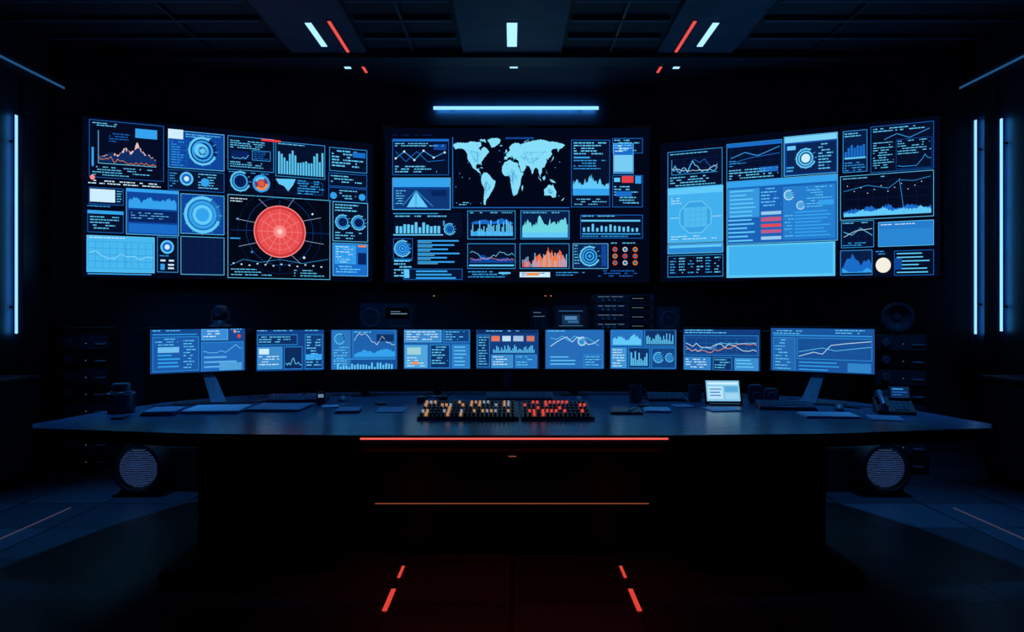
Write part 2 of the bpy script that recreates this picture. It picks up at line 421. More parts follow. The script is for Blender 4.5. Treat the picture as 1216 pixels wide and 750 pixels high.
S.tile(106,223,147,243,(6,22,54),MID); S.rect(107,225,137,240,WHITE,4); S.text(139,226,146,240,CYAN,3)
S.tile(104,250,147,276,(5,18,46),MID); S.rect(104,250,147,254,SKY,4); S.text(107,257,144,273,CYAN,3.3,1.2)
S.tile(150,225,213,279,BLUE,CYAN); S.rect(150,225,213,229,SKY,4); S.peaks(153,231,210,248,40,[.6,.7,.5,.85,.6,.7,.9,.5],SKY,4); S.rect(153,250,211,264,DEEP,4); S.rect(153,266,211,277,MID,4); S.text(156,253,208,262,CYAN,3,.8,5)
S.tile(215,231,267,278,BLUE,CYAN); S.gauge(241,255,22,SKY,(30,110,180),CYAN); S.disc(241,255,12,CYAN,6); S.disc(241,255,8,SKY,7)
S.tile(271,234,393,331,(3,8,22),CYAN)
for a in range(0,360,45):
    ca,sa=math.cos(math.radians(a+18)),math.sin(math.radians(a+18)); S.line([(333+ca*31,275+sa*31),(333+ca*55,275+sa*42)],(150,170,200),0.5,4)
S.ring(333,275,50,0.35,DEEP,0,360,4,60); S.ring(333,275,40,0.4,BLUE,0,360,4,60); S.disc(333,275,31,(205,55,62),4,44); S.disc(333,275,27,(232,78,80),5,44); S.ring(333,275,31,1.2,PINK,0,360,6,50)
for r in (8,15,22): S.ring(333,275,r,0.5,(245,130,130),0,360,6)
for a in range(0,180,30):
    ca,sa=math.cos(math.radians(a)),math.sin(math.radians(a)); S.line([(333-ca*27,275-sa*27),(333+ca*27,275+sa*27)],(250,140,138),0.5,6)
S.disc(333,275,7,(252,140,135),7); S.disc(333,275,3,(255,205,195),8); S.line([(274,275),(391,275)],BLUE,.4,3); S.line([(333,238),(333,322)],BLUE,.4,3)
S.text(274,238,300,242,WHITE,3); S.text(275,320,330,328,CYAN,3.2); S.text(350,320,390,328,CYAN,3.2); S.disc(283,262,1.2,SKY); S.disc(300,300,1.2,SKY); S.rect(274,284,286,285.4,SKY); S.disc(372,252,1.2,WHITE); S.disc(362,305,1.4,WHITE)
S.line([(274,316),(290,309),(310,312),(333,308),(360,312),(391,306)],SKY,.4,4)
for k in range(12): S.rect(277+k*9.5,313+(k%3),279+k*9.5,314.4+(k%3),WHITE,4)
S.tile(396,240,438,287,(5,18,46),CYAN); S.gauge(408,264,9,SKY,NAVY,CYAN,DEEP); S.gauge(427,264,9,SKY,NAVY,CYAN,DEEP); S.text(399,243,435,252,CYAN,3.3,1.4); S.text(399,276,435,285,CYAN,3.3,1.2)
S.tile(396,289,438,328,MID,CYAN); S.rect(398,291,424,314,SKY,4); S.text(400,316,436,326,CYAN,3.2,1.4); S.rect(426,291,436,293,ORANGE,5); S.rect(426,300,436,314,DEEP,5); S.text(400,293,422,312,WHITE,3,.8,5); S.grid(398,291,424,314,4,4,MID,.4,5)
S.tile(103,280,184,323,(72,184,240),CYAN); S.grid(105,287,182,318,9,4,(46,146,215),.5,3); S.curve(106,290,182,312,10,(150,225,250),.7,5,.25); S.text(106,282,160,284,WHITE,3); S.line([(150,288),(150,318)],BLUE,.4,4)
S.tile(187,281,212,323,(5,18,46),SKY); S.disc(199,293,7,MID,3); S.ring(199,293,8,2,CYAN); S.disc(199,293,3,WHITE,5); S.rect(191,308,197,310,WHITE,4); S.rect(201,308,207,310,WHITE,4); S.rect(191,313,196,320,SKY,4); S.rect(200,313,207,315,WHITE,4); S.rect(200,317,207,319,WHITE,4); S.text(190,303,210,305,SKY,3)
S.tile(215,281,267,326,(8,26,68),CYAN); S.grid(217,284,265,324,5,5,(10,36,84))
S.ref=135; S.text(104,245,146,247,SKY,3); S.rect(104,324,180,325.4,SKY)
S.build('display', gL)

gC = group('video_wall_screen', (0.05, 8.85, 1.865))
P0, P1 = (-1.572, 8.85), (1.70, 8.85)
panel_body(P0, P1, 1.865, 3.77, 0.06, 0.03, gC)
C = Scr(P0, P1, 1.865, 3.77, 457, 771, 152, 152, 335, 335, seed=8, off=0.001)
C.tile(466,165,533,208,(5,16,44),MID); C.rect(466,165,533,168,MID,4); C.text(469,170,530,174,CYAN,2.6)
pts=[(470,188),(480,180),(492,190),(503,179),(515,187),(528,181)]; C.line(pts,SKY,.8,5); C.line([(470,180),(482,192),(495,180),(508,192),(528,190)],MID,.7,5)
for p in pts: C.disc(p[0],p[1],1.3,WHITE,6,10)
C.text(469,197,530,206,CYAN,3.1,1.3); C.rect(515,171,530,178,BLUE,4)
C.tile(466,211,535,249,BLUE,CYAN); C.rect(467,212,534,222,SKY,4); C.rect(469,224,533,247,(14,54,116),3); C.poly([(483,246),(494,227),(508,246)],CYAN,5); C.line([(478,244),(494,226),(514,245)],SKY,.7,5); C.line([(494,227),(494,246)],BLUE,.6,6); C.rect(512,226,530,233,DEEP,4); C.text(470,226,482,244,CYAN,3)
def mp(lon, lat): return (538+(lon+168)*(671-538)/348.0, 165+(78-lat)*(245-165)/133.0)
NA=[(-168,66),(-156,71),(-140,70),(-125,70),(-110,73),(-95,72),(-82,73),(-80,65),(-90,60),(-82,54),(-78,60),(-70,62),(-62,58),(-56,52),(-65,46),(-70,42),(-76,36),(-81,31),(-80,25),(-83,29),(-90,29),(-97,26),(-97,20),(-91,18),(-87,21),(-88,16),(-83,10),(-78,8),(-84,9),(-95,16),(-105,20),(-110,26),(-117,33),(-124,41),(-124,49),(-133,57),(-150,60),(-160,57),(-164,61)]
GR=[(-55,78),(-30,80),(-20,76),(-24,69),(-40,62),(-48,61),(-54,68),(-62,76)]
SA=[(-78,8),(-72,12),(-60,10),(-50,2),(-36,-6),(-39,-15),(-48,-26),(-57,-36),(-65,-43),(-68,-53),(-73,-50),(-73,-38),(-70,-22),(-77,-13),(-81,-4)]
AF=[(-17,15),(-16,24),(-8,33),(10,37),(20,32),(32,31),(36,22),(43,12),(51,11),(42,-2),(40,-14),(35,-22),(30,-31),(20,-35),(15,-26),(12,-14),(9,-1),(8,5),(-8,5),(-14,9)]
EU=[(-9,37),(-9,43),(-2,44),(-4,48),(4,52),(9,57),(6,60),(14,67),(26,71),(42,67),(50,69),(68,73),(85,75),(105,77),(130,73),(150,72),(172,69),(180,66),(170,60),(162,58),(157,52),(155,60),(142,58),(136,54),(140,47),(128,40),(127,36),(121,39),(122,31),(115,22),(108,20),(108,12),(104,9),(103,2),(99,9),(97,17),(90,22),(82,16),(78,8),(73,18),(68,24),(60,25),(56,26),(59,21),(52,15),(44,13),(36,27),(35,35),(28,37),(26,41),(22,37),(18,41),(12,45),(16,39),(10,43),(3,42),(-2,37)]
AU=[(114,-22),(122,-18),(130,-12),(137,-15),(142,-11),(147,-20),(153,-27),(150,-37),(142,-38),(134,-33),(124,-33),(115,-34)]
ISL=[[(-6,50),(-5,56),(-3,58),(1,53),(0,51)],[(131,32),(139,36),(142,43),(145,43),(141,36),(135,33)],[(44,-16),(49,-13),(49,-20),(46,-25)],[(96,5),(104,-2),(106,-6),(100,-1)],[(109,1),(117,6),(118,0),(114,-4)],[(131,-1),(141,-3),(150,-9),(140,-8)],[(167,-45),(173,-40),(178,-38),(174,-42)],[(120,18),(124,10),(126,7),(121,14)],[(-24,65),(-14,66),(-18,63)],[(-84,22),(-75,20),(-78,22)],[(50,71),(68,77),(56,74)],[(-90,76),(-70,78),(-65,70),(-78,74)]]
def crinkle(P, amp):
    out = []
    for i, a in enumerate(P):
        b = P[(i+1) % len(P)]; out.append(a); d = math.hypot(b[0]-a[0], b[1]-a[1]); n = int(d/3)
        for k in range(1, n):
            t = k/n; out.append((a[0]+(b[0]-a[0])*t+C.R.uniform(-amp,amp), a[1]+(b[1]-a[1])*t+C.R.uniform(-amp,amp)))
    return out
C.ref=600
for P in [NA,GR,SA,AF,EU,AU]+ISL: C.poly([mp(*q) for q in crinkle(P,1.1)], (134,222,250), 3)
for P in [NA,SA,AF,EU,AU]:
    cx=sum(q[0] for q in P)/len(P); cy=sum(q[1] for q in P)/len(P)
    for k in range(14):
        a=P[C.R.randrange(len(P))]; b=P[C.R.randrange(len(P))]
        p=mp((a[0]+cx*2)/3,(a[1]+cy*2)/3); q=mp((b[0]+cx*1.2)/2.2,(b[1]+cy*1.2)/2.2)
        C.line([p,((p[0]+q[0])/2+C.R.uniform(-1,1),(p[1]+q[1])/2+C.R.uniform(-1,1)),q],(50,150,205),.35,4)
for k in range(26): x,y=C.R.uniform(540,668),C.R.uniform(168,244); C.rect(x,y,x+1,y+1,SKY,5)
C.outl(537,246,676,247,MID,.6); C.rect(537,163,538,246,MID); C.text(545,240,560,245,CYAN,2.4); C.rect(600,163,634,165,BLUE)
C.tile(678,166,724,246,(5,18,46),MID); C.text(681,169,721,186,CYAN,3.2,1.4); C.text(681,190,721,203,SKY,3.2,1.2); C.rect(681,186,700,188,SKY); C.peaks(680,206,723,232,50,[.6,.7,.5,.75,.95,.6,.7,.5,.6],CYAN,4); C.rect(680,224,723,232,SKY,5); C.text(682,236,721,244,CYAN,3)
C.tile(727,164,763,182,(5,18,46),MID); C.text(729,166,760,180,CYAN,3,1.2)
C.tile(728,170,752,206,MID,CYAN,l=3); C.rect(729,184,751,204,(120,205,245),5); C.text(730,173,750,182,WHITE,3,1.2,7)
C.tile(727,208,763,246,(5,18,46),MID); C.rect(738,209,752,217,(225,65,75),5); C.rect(729,211,736,216,CYAN,5); C.text(729,221,760,244,CYAN,3.2,1.3); C.rect(754,209,761,218,SKY,5); C.rect(731,227,750,233,MID,5)
C.tile(467,252,549,282,(4,14,38),None); C.rect(467,253,520,254,SKY); C.text(467,256,549,260,CYAN,3,1.3); C.bars(470,263,524,277,12,CYAN,.3,4,.5); C.rect(467,278,526,279.5,CYAN); C.gauge(534,272,7,SKY,NAVY,CYAN,MID)
C.rect(526,262,528,268,SKY)
C.tile(555,250,612,284,(5,18,46),SKY); C.text(558,252,608,254,CYAN,3,1); C.bars(559,259,609,280,30,CYAN,.3,4,.15); C.rect(559,275,609,280,SKY,4); C.peaks(560,256,609,266,20,[.2,.6,.3,.7,.2],MID,3)
C.tile(618,250,676,284,(8,30,70),SKY); C.text(621,252,672,254,CYAN,3,1); C.peaks(620,256,674,282,46,[.6,.75,.5,.9,.65,.8,.6,.95,.7],(110,215,225),4); C.rect(620,276,674,282,CYAN,5)
C.tile(689,255,763,283,(5,18,46),MID); C.rect(690,261,760,263,CYAN,4); C.text(691,256,756,259,CYAN,3,1); C.bars(692,265,760,275,13,CYAN,.5,4,.4); C.rect(691,277,760,278.4,SKY,4); C.text(691,280,756,282,SKY,3)
C.ref=508; C.gauge(478,295,10,SKY,BLUE,CYAN); C.rows(496,285,549,314,SKY,5,1.8); C.rows(496,287.6,520,316,CYAN,5,.8); C.text(468,309,489,330,CYAN,3.5,1.6); C.rect(468,308,489,309.5,SKY); C.outl(467,283,490,307,MID)
C.tile(479,319,549,332,(6,22,54),MID); C.rect(480,320,486,330,CYAN,4); C.rows(494,321,547,331,SKY,4,2)
C.tile(555,289,612,319,(5,16,40),SKY); C.peaks(558,297,610,312,30,[.3,.35,.6,.45,.3,.5,.4,.3],BLUE,4); C.curve(558,293,610,309,22,CYAN,.6,5,.2); C.curve(558,296,610,310,22,PINK,.4,6,.2); C.rect(557,314,610,316,CYAN,4)
C.tile(617,289,676,319,(5,16,40),SKY); C.peaks(632,293,672,317,36,[.3,.7,.5,.95,.6,.8,.3],(235,105,70),4); C.bars(620,300,674,317,26,(130,190,235),.5,5,.2); C.bars(640,298,664,317,8,ORANGE,.5,6,.3); C.bars(620,305,630,317,4,(240,90,70),.4,6,.4)
C.tile(680,289,722,319,(10,38,84),CYAN); C.gauge(700,304,12,SKY,NAVY,CYAN,SKY); C.text(682,291,688,316,CYAN,3.5); C.rect(714,291,720,316,BLUE,4)
C.ref=745
for i in range(3):
    for j in range(3):
        c=[(240,95,70),(225,225,240),ORANGE,(235,80,80)][(i+j*2)%4]; C.ring(730+i*12,296+j*8,2.9,1.0,c,0,360,4,14); C.disc(730+i*12,296+j*8,1.0,SKY,4,8)
C.text(725,288,760,291,CYAN,3,1)
C.rect(617,323,653,329,WHITE,4); C.text(619,324,651,328,BLUE,2.2,.8,5); C.rect(625,324,640,327,ORANGE,6); C.text(660,323,700,329,SKY,3); C.text(556,322,606,330,SKY,3,1.2); C.rect(592,323,606,325,CYAN,5); C.text(710,321,760,330,MID,3)
C.text(467,160,520,163,DEEP,3,1)
C.build('display', gC)

gR = group('video_wall_screen', (3.1, 8.1, 1.865))
P0, P1 = (1.81, 8.75), (4.49, 7.5)
panel_body(P0, P1, 1.865, 3.553, 0.06, 0.03, gR)
S = Scr(P0, P1, 1.865, 3.553, 784, 1117, 171, 136, 335, 329, seed=12, off=0.001)
S.tile(793,178,858,222,(5,16,44),SKY); S.text(796,181,855,184,CYAN,3); S.chart(798,188,852,206,'line',CYAN,18); S.curve(798,190,852,204,26,WHITE,.5,6,.2); S.text(796,209,855,220,CYAN,3.2,1.2)
S.tile(863,168,929,214,(5,16,44),SKY); S.rect(864,169,928,173,MID,4); S.line([(868,186),(885,180),(900,185),(926,176)],SKY,.8,5); S.line([(868,192),(890,187),(926,184)],MID,.7,5); S.grid(868,176,926,198,5,3,DEEP); S.text(866,200,926,212,CYAN,3.2,1.3); S.rect(902,199,924,205,MID,4); S.text(866,189,890,197,SKY,3,.8)
S.tile(931,159,995,207,BLUE,CYAN); S.rect(932,160,994,167,(125,212,248),4); S.rect(934,169,993,205,(10,36,84),3); S.gauge(957,187,12,CYAN,DEEP,CYAN,CYAN); S.text(972,171,991,203,CYAN,3.6,1.4); S.rect(935,171,945,176,CYAN,5); S.rows(934,196,943,205,SKY,4,2); S.disc(957,187,5,WHITE,7)
S.tile(1001,154,1030,204,(8,30,70),SKY); S.text(1003,157,1028,163,CYAN,3,1.2); S.bars(1003,167,1028,188,7,MID,.2); S.rect(1003,186,1028,188,CYAN,5); S.text(1003,192,1028,202,SKY,3)
S.tile(1034,146,1109,202,(5,16,42),MID); S.text(1037,149,1104,154,CYAN,3,1.2); S.line([(1050,163),(1065,157),(1080,163),(1104,154)],SKY,.7,5); S.text(1037,166,1062,198,CYAN,3,1); S.text(1066,166,1106,182,CYAN,3,1); S.curve(1066,184,1106,198,16,SKY,.6,5); S.outl(1064,164,1107,200,BLUE)
S.tile(793,222,859,288,(66,176,238),CYAN); S.rect(794,223,858,230,CYAN,4); oc=[(826+20*math.cos(math.radians(22.5+45*k)),258+20*math.sin(math.radians(22.5+45*k))) for k in range(9)]
S.poly(oc[:8],(56,164,228),3); S.line(oc,(130,215,248),.7,4); S.rect(812,246,840,270,(80,186,240),4); S.grid(812,246,840,270,4,4,(60,160,222),.4,5); S.line([(796,258),(806,258)],WHITE,.5,5); S.line([(846,258),(857,258)],WHITE,.5,5); S.text(797,280,855,285,WHITE,3.2,.8,5); S.text(797,234,815,242,WHITE,3,.8,5)
S.tile(863,211,995,288,(26,98,182),CYAN); S.rect(864,212,994,219,SKY,4); S.rect(865,221,902,256,(54,152,222),3); S.rows(867,223,899,255,CYAN,5,1.6); S.text(904,222,930,244,CYAN,4,1.4); S.gauge(937,232,6,CYAN,BLUE,WHITE,CYAN); S.gauge(951,245,5,CYAN,BLUE,WHITE,CYAN)
S.rows(865,258,900,286,CYAN,5,1.8); S.rect(904,250,928,254,(150,200,240),5); S.rect(904,257,928,262,(190,90,130),5); S.rect(904,265,928,269,(220,75,90),5); S.rect(904,272,928,276,(190,90,140),5); S.rect(904,280,928,284,(150,200,240),5)
S.rect(930,222,992,285,(38,126,206),3); S.rows(944,252,990,284,SKY,4,1.6); S.text(958,224,990,248,CYAN,3.2,1); S.rect(972,240,990,246,SKY,5); S.text(932,256,943,283,CYAN,4,1)
S.tile(863,289,992,329,(88,198,244),CYAN,1.0); S.rect(866,291,989,326,(66,178,240),3)
S.tile(998,205,1109,259,(4,12,34),CYAN); S.text(1001,208,1060,211,CYAN,3,1); S.line([(1002,224),(1030,218),(1055,223),(1068,214),(1085,216),(1105,212)],SKY,.5,6); S.peaks(1002,236,1106,254,90,[.3,.5,.35,.6,.4,.7,.35,.5,.6,.3,.5],MID,4); S.peaks(1002,240,1106,254,90,[.3,.2,.5,.35,.6,.3,.5,.35,.6,.3],CYAN,5); S.grid(1002,214,1106,254,6,4,(8,30,76)); S.line([(1068,212),(1074,254)],SKY,.5,6); S.rect(1002,254,1106,255,CYAN,5)
for k in range(12): S.rect(1006+k*8,217+(k*7)%11,1007+k*8,218+(k*7)%11,WHITE,6)
S.tile(999,262,1038,294,(5,18,46),SKY); S.text(1001,264,1036,267,CYAN,3); S.line([(1002,275),(1012,279),(1022,271),(1036,280)],CYAN,.7,5); S.line([(1002,281),(1016,274),(1036,272)],WHITE,.5,5); S.grid(1002,270,1036,286,4,3,DEEP); S.text(1001,288,1036,292,SKY,2.6)
S.tile(1043,262,1109,292,(36,124,204),CYAN); S.rect(1045,271,1107,290,(42,134,212),3); S.text(1046,265,1100,268,WHITE,3,1)
S.tile(998,297,1036,327,(8,30,70),SKY); S.peaks(1000,300,1035,324,20,[.3,.6,.9,.6,.4,.7,.5],MID,4); S.area(1000,314,1035,324,12,SKY,5,.25)
S.tile(1038,297,1060,327,(4,14,38),None); S.disc(1049,315,9,(245,240,225),4); S.text(1040,298,1058,304,SKY,3)
S.tile(1062,297,1109,327,(4,14,38),MID); S.rows(1065,300,1107,325,CYAN,4.5,1.4); S.rect(1063,306,1071,320,BLUE,5)
S.tile(793,289,859,301,(42,136,212),CYAN); S.rect(795,291,857,294,CYAN,4)
S.tile(793,303,859,329,(4,14,38),SKY)
for i in range(6): S.text(796+i*10.5,306,804+i*10.5,327,CYAN if i%2 else SKY,3.4,1.3)
S.build('display', gR)

# ================================================================== CONSOLE DESK
D = group('console_desk', (0, 4.8, 0))
def W(y): return y-4.8
half = [(-3.0,4.47),(-2.86,5.09),(-2.67,5.56),(-2.35,5.92),(-1.95,6.15),(-1.2,6.28),(0,6.33)]
front = [(-0.88,4.06),(-1.86,4.12),(-2.88,4.31)]
right = [(-x,y) for x,y in reversed(half[:-1])]
fr = [(-x,y) for x,y in reversed(front)]
pts = [(x,W(y)) for x,y in half+right+fr+front]
prism('desk_top', pts, 0.752, 0.80, M_desk, D, 0.006)
pts2 = [(x*0.985, W(y)+(0.035 if y < 5 else -0.05)) for x,y in half+right+fr+front]
prism('under_tray', pts2, 0.715, 0.752, M_deskb, D, 0.004)
box('front_led', -0.86, 0.885, W(4.052), W(4.061), 0.777, 0.785, E_red, D)
prism('front_lip', [(-0.9,W(4.062)),(0.9,W(4.062)),(0.9,W(4.2)),(-0.9,W(4.2))], 0.70, 0.755, M_deskb, D, 0.004)
bm = bmesh.new()
q = [(-0.88,4.14,0.715),(0.88,4.14,0.715),(0.80,4.24,0.36),(-0.80,4.24,0.36),(-0.88,4.6,0.715),(0.88,4.6,0.715),(0.80,4.6,0.36),(-0.80,4.6,0.36)]
vs = [bm.verts.new((x,W(y),z)) for x,y,z in q]
for f in [(0,1,2,3),(4,7,6,5),(0,4,5,1),(3,2,6,7),(0,3,7,4),(1,5,6,2)]: bm.faces.new([vs[i] for i in f])
bmesh.ops.bevel(bm, geom=bm.edges[:], offset=0.006, segments=2, affect='EDGES'); from_bm('drawer_panel', bm, M_black, D)
box('lower_led', -0.81, 0.81, W(4.232), W(4.238), 0.364, 0.368, E_orange, D)
box('drawer_lock', -0.02, 0.025, W(4.148), W(4.16), 0.66, 0.664, E_orange, D)
for sgn in (-1, 1):
    prism('pedestal', [(1.06*sgn,W(4.22)),(1.88*sgn,W(4.28)),(1.95*sgn,W(5.6)),(1.06*sgn,W(5.6))], 0.04, 0.715, M_deskb, D, 0.008)
    prism('pedestal_foot', [(1.02*sgn,W(4.12)),(1.80*sgn,W(4.05)),(1.97*sgn,W(3.98)),(2.02*sgn,W(5.65)),(1.02*sgn,W(5.65))], 0, 0.045, M_deskb, D, 0.006)
    box('pedestal_door', *sorted((1.12*sgn,1.45*sgn)), W(4.21), W(4.235), 0.1, 0.68, M_black, D, 0.004)
box('rear_body', -1.06, 1.06, W(4.55), W(5.95), 0.0, 0.715, M_deskb, D)
box('kick_plate', -1.06, 1.06, W(4.47), W(4.55), 0.0, 0.36, M_deskb, D)

# ================================================================== DESK MONITORS
def monitor(p0, p1, zb, zt, L, painter, seed, bg, stand='post'):
    mx, my = (p0[0]+p1[0])/2, (p0[1]+p1[1])/2
    g = group('monitor', (mx, my, 0.80))
    bez = 0.014
    a = Vector((*p0, 0)); b = Vector((*p1, 0)); d = (b-a).normalized()
    a2 = a+d*(bez+0.004); b2 = b-d*(bez+0.004)
    panel_body((a2.x, a2.y), (b2.x, b2.y), zb+bez, zt-bez*0.7, 0.035, bez, g, M_black, 0.006)
    s = Scr((a2.x, a2.y), (b2.x, b2.y), zb+bez, zt-bez*0.7, *L, bg=bg, seed=seed, step=0.0004, off=0.0008)
    painter(s); s.build('display', g)
    ang = math.atan2(d.y, d.x)
    T = Matrix.Rotation(ang, 4, 'Z')
    def tb(nm, q, m, tilt=0):
        bm = bmesh.new(); bm_box(bm, *q); bmesh.ops.bevel(bm, geom=bm.edges[:], offset=0.004, segments=2, affect='EDGES')
        if tilt: bmesh.ops.rotate(bm, verts=bm.verts, cent=(0,0.06,0.0), matrix=Matrix.Rotation(tilt,3,'X'))
        bmesh.ops.transform(bm, matrix=T, verts=bm.verts); from_bm(nm, bm, m, g)
    if stand == 'plate':
        sg = 1 if mx > 0 else -1
        bm = bmesh.new()
        o = -0.05*sg if sg > 0 else -0.10*sg
        q = [(-0.0*sg+o,0.04,0.26),(0.08*sg+o,0.04,0.26),(0.03*sg+o,-0.10,0.012),(-0.08*sg+o,-0.10,0.012)]
        A = [bm.verts.new(v) for v in q]; B = [bm.verts.new((v[0],v[1]+0.02,v[2])) for v in q]
        bm.faces.new(A); bm.faces.new(B)
        for i in range(4): bm.faces.new([A[i],A[(i+1)%4],B[(i+1)%4],B[i]])
        bmesh.ops.transform(bm, matrix=T, verts=bm.verts); from_bm('stand_neck', bm, M_metal, g)
        tb('stand_base', (-0.17,0.17,-0.12,0.10,0,0.012), M_equip)
    else:
        m = M_grey if stand == 'mid' else M_black
        tb('stand_neck', (-0.035,0.035,0.05,0.07,0.01,0.3), m)
        tb('stand_base', (-0.11,0.11,-0.04,0.14,0,0.01), M_black)
    tb('power_button', (-0.006,0.006,-0.012,-0.004,zb-0.80+0.004,zb-0.80+0.008), M_metal)
    return g

MB=(20,72,142)
def pA(s):
    s.text(184,395,235,398,CYAN,2.6,1); s.rect(184,399,236,400,SKY,3)
    s.tile(184,402,238,439,(26,90,168),SKY,.5); s.rect(190,413,215,419,(110,190,240),4); s.rows(190,421,216,436,SKY,4,1.6); s.text(220,406,236,436,CYAN,3.2,1); s.text(187,404,215,411,CYAN,3,1)
    s.tile(241,394,272,406,(60,140,215),CYAN,.5); s.text(243,396,268,404,WHITE,2.8,1)
    s.tile(241,408,290,440,(34,106,188),SKY,.5); s.curve(243,411,288,420,14,CYAN,.6); s.rows(244,423,286,438,(90,170,230),5,2); s.rect(262,430,288,438,(80,160,220),4)
    s.disc(280,397,1.6,PINK,4,10); s.disc(285,402,2.0,RED,5,10); s.text(275,394,290,398,CYAN,3)
def pB(s):
    s.text(304,394,380,397,CYAN,2.6,1.1); s.tile(304,399,352,410,(14,50,104),SKY,.5); s.text(306,401,350,408,CYAN,2.6,1)
    s.tile(304,412,334,436,(60,140,205),SKY,.5); s.rect(306,414,318,420,WHITE,4); s.text(306,422,332,434,WHITE,2.8,1); s.tile(336,412,358,436,(12,44,96),SKY,.5); s.curve(338,415,357,433,10,CYAN,.7)
    s.tile(361,399,382,436,(16,58,120),SKY,.5); s.text(363,401,381,434,CYAN,3,1.2); s.rect(362,420,381,426,SKY,4)
def pC(s):
    s.rect(394,394,416,438,(42,118,190),1); s.gauge(403,404,6,SKY,DEEP,CYAN); s.text(396,413,414,435,CYAN,3,1)
    s.tile(418,394,468,425,(30,98,174),SKY,.5); s.curve(420,398,467,412,16,WHITE,.5); s.peaks(420,412,467,424,30,[.3,.6,.4,.8,.5],SKY,4); s.text(420,396,450,398,CYAN,3); s.bars(400,430,466,438,20,CYAN,.4); s.rect(396,426,468,427,SKY)
    s.rect(446,399,466,407,(14,50,104),5)
def pD(s):
    s.tile(481,394,524,408,(60,140,205),CYAN,.5); s.text(483,396,522,406,WHITE,2.8,1); s.tile(527,394,557,408,(18,64,128),SKY,.5); s.text(529,396,555,406,CYAN,2.8,1)
    s.tile(481,411,508,437,(80,165,220),SKY,.5); s.rect(484,414,500,422,(160,210,220),4); s.text(484,425,506,436,WHITE,3,1,4); s.tile(511,411,534,437,(14,50,104),SKY,.5); s.text(513,413,532,435,CYAN,3,1.2)
    s.tile(537,411,557,437,(46,124,196),SKY,.5); s.rows(539,413,555,436,CYAN,4,1.2); s.rect(490,430,497,433,ORANGE,5)
def pE(s):
    s.rect(567,394,639,398,(14,44,96),1); s.text(568,395,636,397,CYAN,3); s.rect(584,401,594,407,(225,120,100),4); s.rect(597,401,607,407,(190,225,245),4); s.rect(610,401,622,407,(170,195,225),4); s.rect(626,401,635,407,(210,120,100),4)
    s.tile(567,400,582,436,(14,50,104),SKY,.5); s.text(569,402,581,434,CYAN,3); s.bars(586,411,636,420,26,CYAN,.4); s.tile(584,422,610,437,(60,140,205),SKY,.5); s.text(586,424,608,435,WHITE,2.8); s.tile(612,422,638,437,(40,116,190),SKY,.5); s.text(614,424,636,435,CYAN,3)
def pF(s):
    s.rect(650,394,717,437,(38,108,184),1); s.text(652,395,680,398,CYAN,2.6); s.curve(655,402,712,418,9,WHITE,.7,5); s.curve(655,400,712,414,8,CYAN,.6,5); s.gauge(692,407,5,CYAN,BLUE,WHITE); s.rows(655,424,690,436,CYAN,4,1.2); s.tile(694,422,716,437,(16,58,120),SKY,.5); s.text(696,424,714,435,CYAN,3)
def pG(s):
    s.tile(727,394,763,412,(38,114,192),SKY,.5); s.peaks(729,398,762,411,26,[.5,.8,.4,.9,.5],CYAN,4); s.tile(766,394,802,412,(14,50,104),SKY,.5); s.bars(768,398,800,410,18,CYAN,.4)
    s.tile(727,414,745,437,(66,150,212),SKY,.5); s.text(729,416,744,435,WHITE,3); s.tile(747,414,772,437,(14,50,104),SKY,.5); s.chart(749,418,770,434,'bars',CYAN,9); s.tile(774,414,802,437,(20,70,136),SKY,.5); s.gauge(782,425,6,SKY,DEEP,CYAN); s.gauge(795,425,5,SKY,DEEP,CYAN)
def pH(s):
    s.text(815,394,870,398,CYAN,2.6); s.tile(814,400,901,422,(20,66,130),SKY,.5); s.curve(816,404,899,420,22,(240,150,120),.6,6,.25); s.curve(816,402,899,418,20,WHITE,.6,5,.25); s.curve(816,408,899,421,24,CYAN,.6,5,.25); s.grid(816,403,899,420,7,3,MID)
    s.tile(814,424,845,438,(50,130,200),SKY,.5); s.text(816,426,843,436,WHITE,2.8); s.tile(848,424,870,438,(14,50,104),SKY,.5); s.text(850,426,869,436,CYAN,2.8); s.tile(873,424,901,438,(60,140,205),SKY,.5); s.rows(875,426,899,437,CYAN,3.6,1.2)
def pI(s):
    s.rect(917,394,1034,443,(26,84,156),1); s.text(919,396,960,400,CYAN,2.8,1); s.rect(919,401,1032,402,SKY,3); s.text(990,395,1030,399,CYAN,2.8,1)
    s.tile(919,404,944,440,(36,106,178),SKY,.5); s.text(921,406,942,438,CYAN,3.4,1); s.tile(946,404,1032,428,(24,80,150),SKY,.5)
    s.line([(948,425),(965,420),(975,422),(985,412),(1000,410),(1031,407)],WHITE,.6,5); s.line([(948,420),(975,415),(990,418),(1031,413)],CYAN,.6,5); s.grid(948,405,1031,427,6,3,(28,90,164))
    s.rows(948,431,1000,442,SKY,4,1.2); s.rect(1004,431,1031,441,(50,130,200),3)
Z0, Z1 = 1.008, 1.36
monitor((-2.70,5.30),(-2.10,5.68),1.024,1.378,(181,292,394,394,442,438),pA,21,MB,'plate')
monitor((-2.075,5.76),(-1.53,5.90),Z0,1.362,(303,384,394,394,438,437),pB,22,(18,64,134))
monitor((-1.515,5.92),(-0.94,5.98),Z0,Z1,(393,470,394,394,438,438),pC,23,(22,80,154))
monitor((-0.925,6.0),(-0.332,6.0),Z0,Z1,(480,558,394,394,438,438),pD,24,(28,92,166))
monitor((-0.318,6.0),(0.24,6.0),Z0,Z1,(566,640,394,394,438,438),pE,25,(18,62,128),'mid')
monitor((0.261,6.0),(0.79,6.0),Z0,Z1,(649,718,394,394,438,438),pF,26,(26,90,164))
monitor((0.805,6.0),(1.385,5.95),Z0,Z1,(726,803,394,394,438,438),pG,27,(24,84,158))
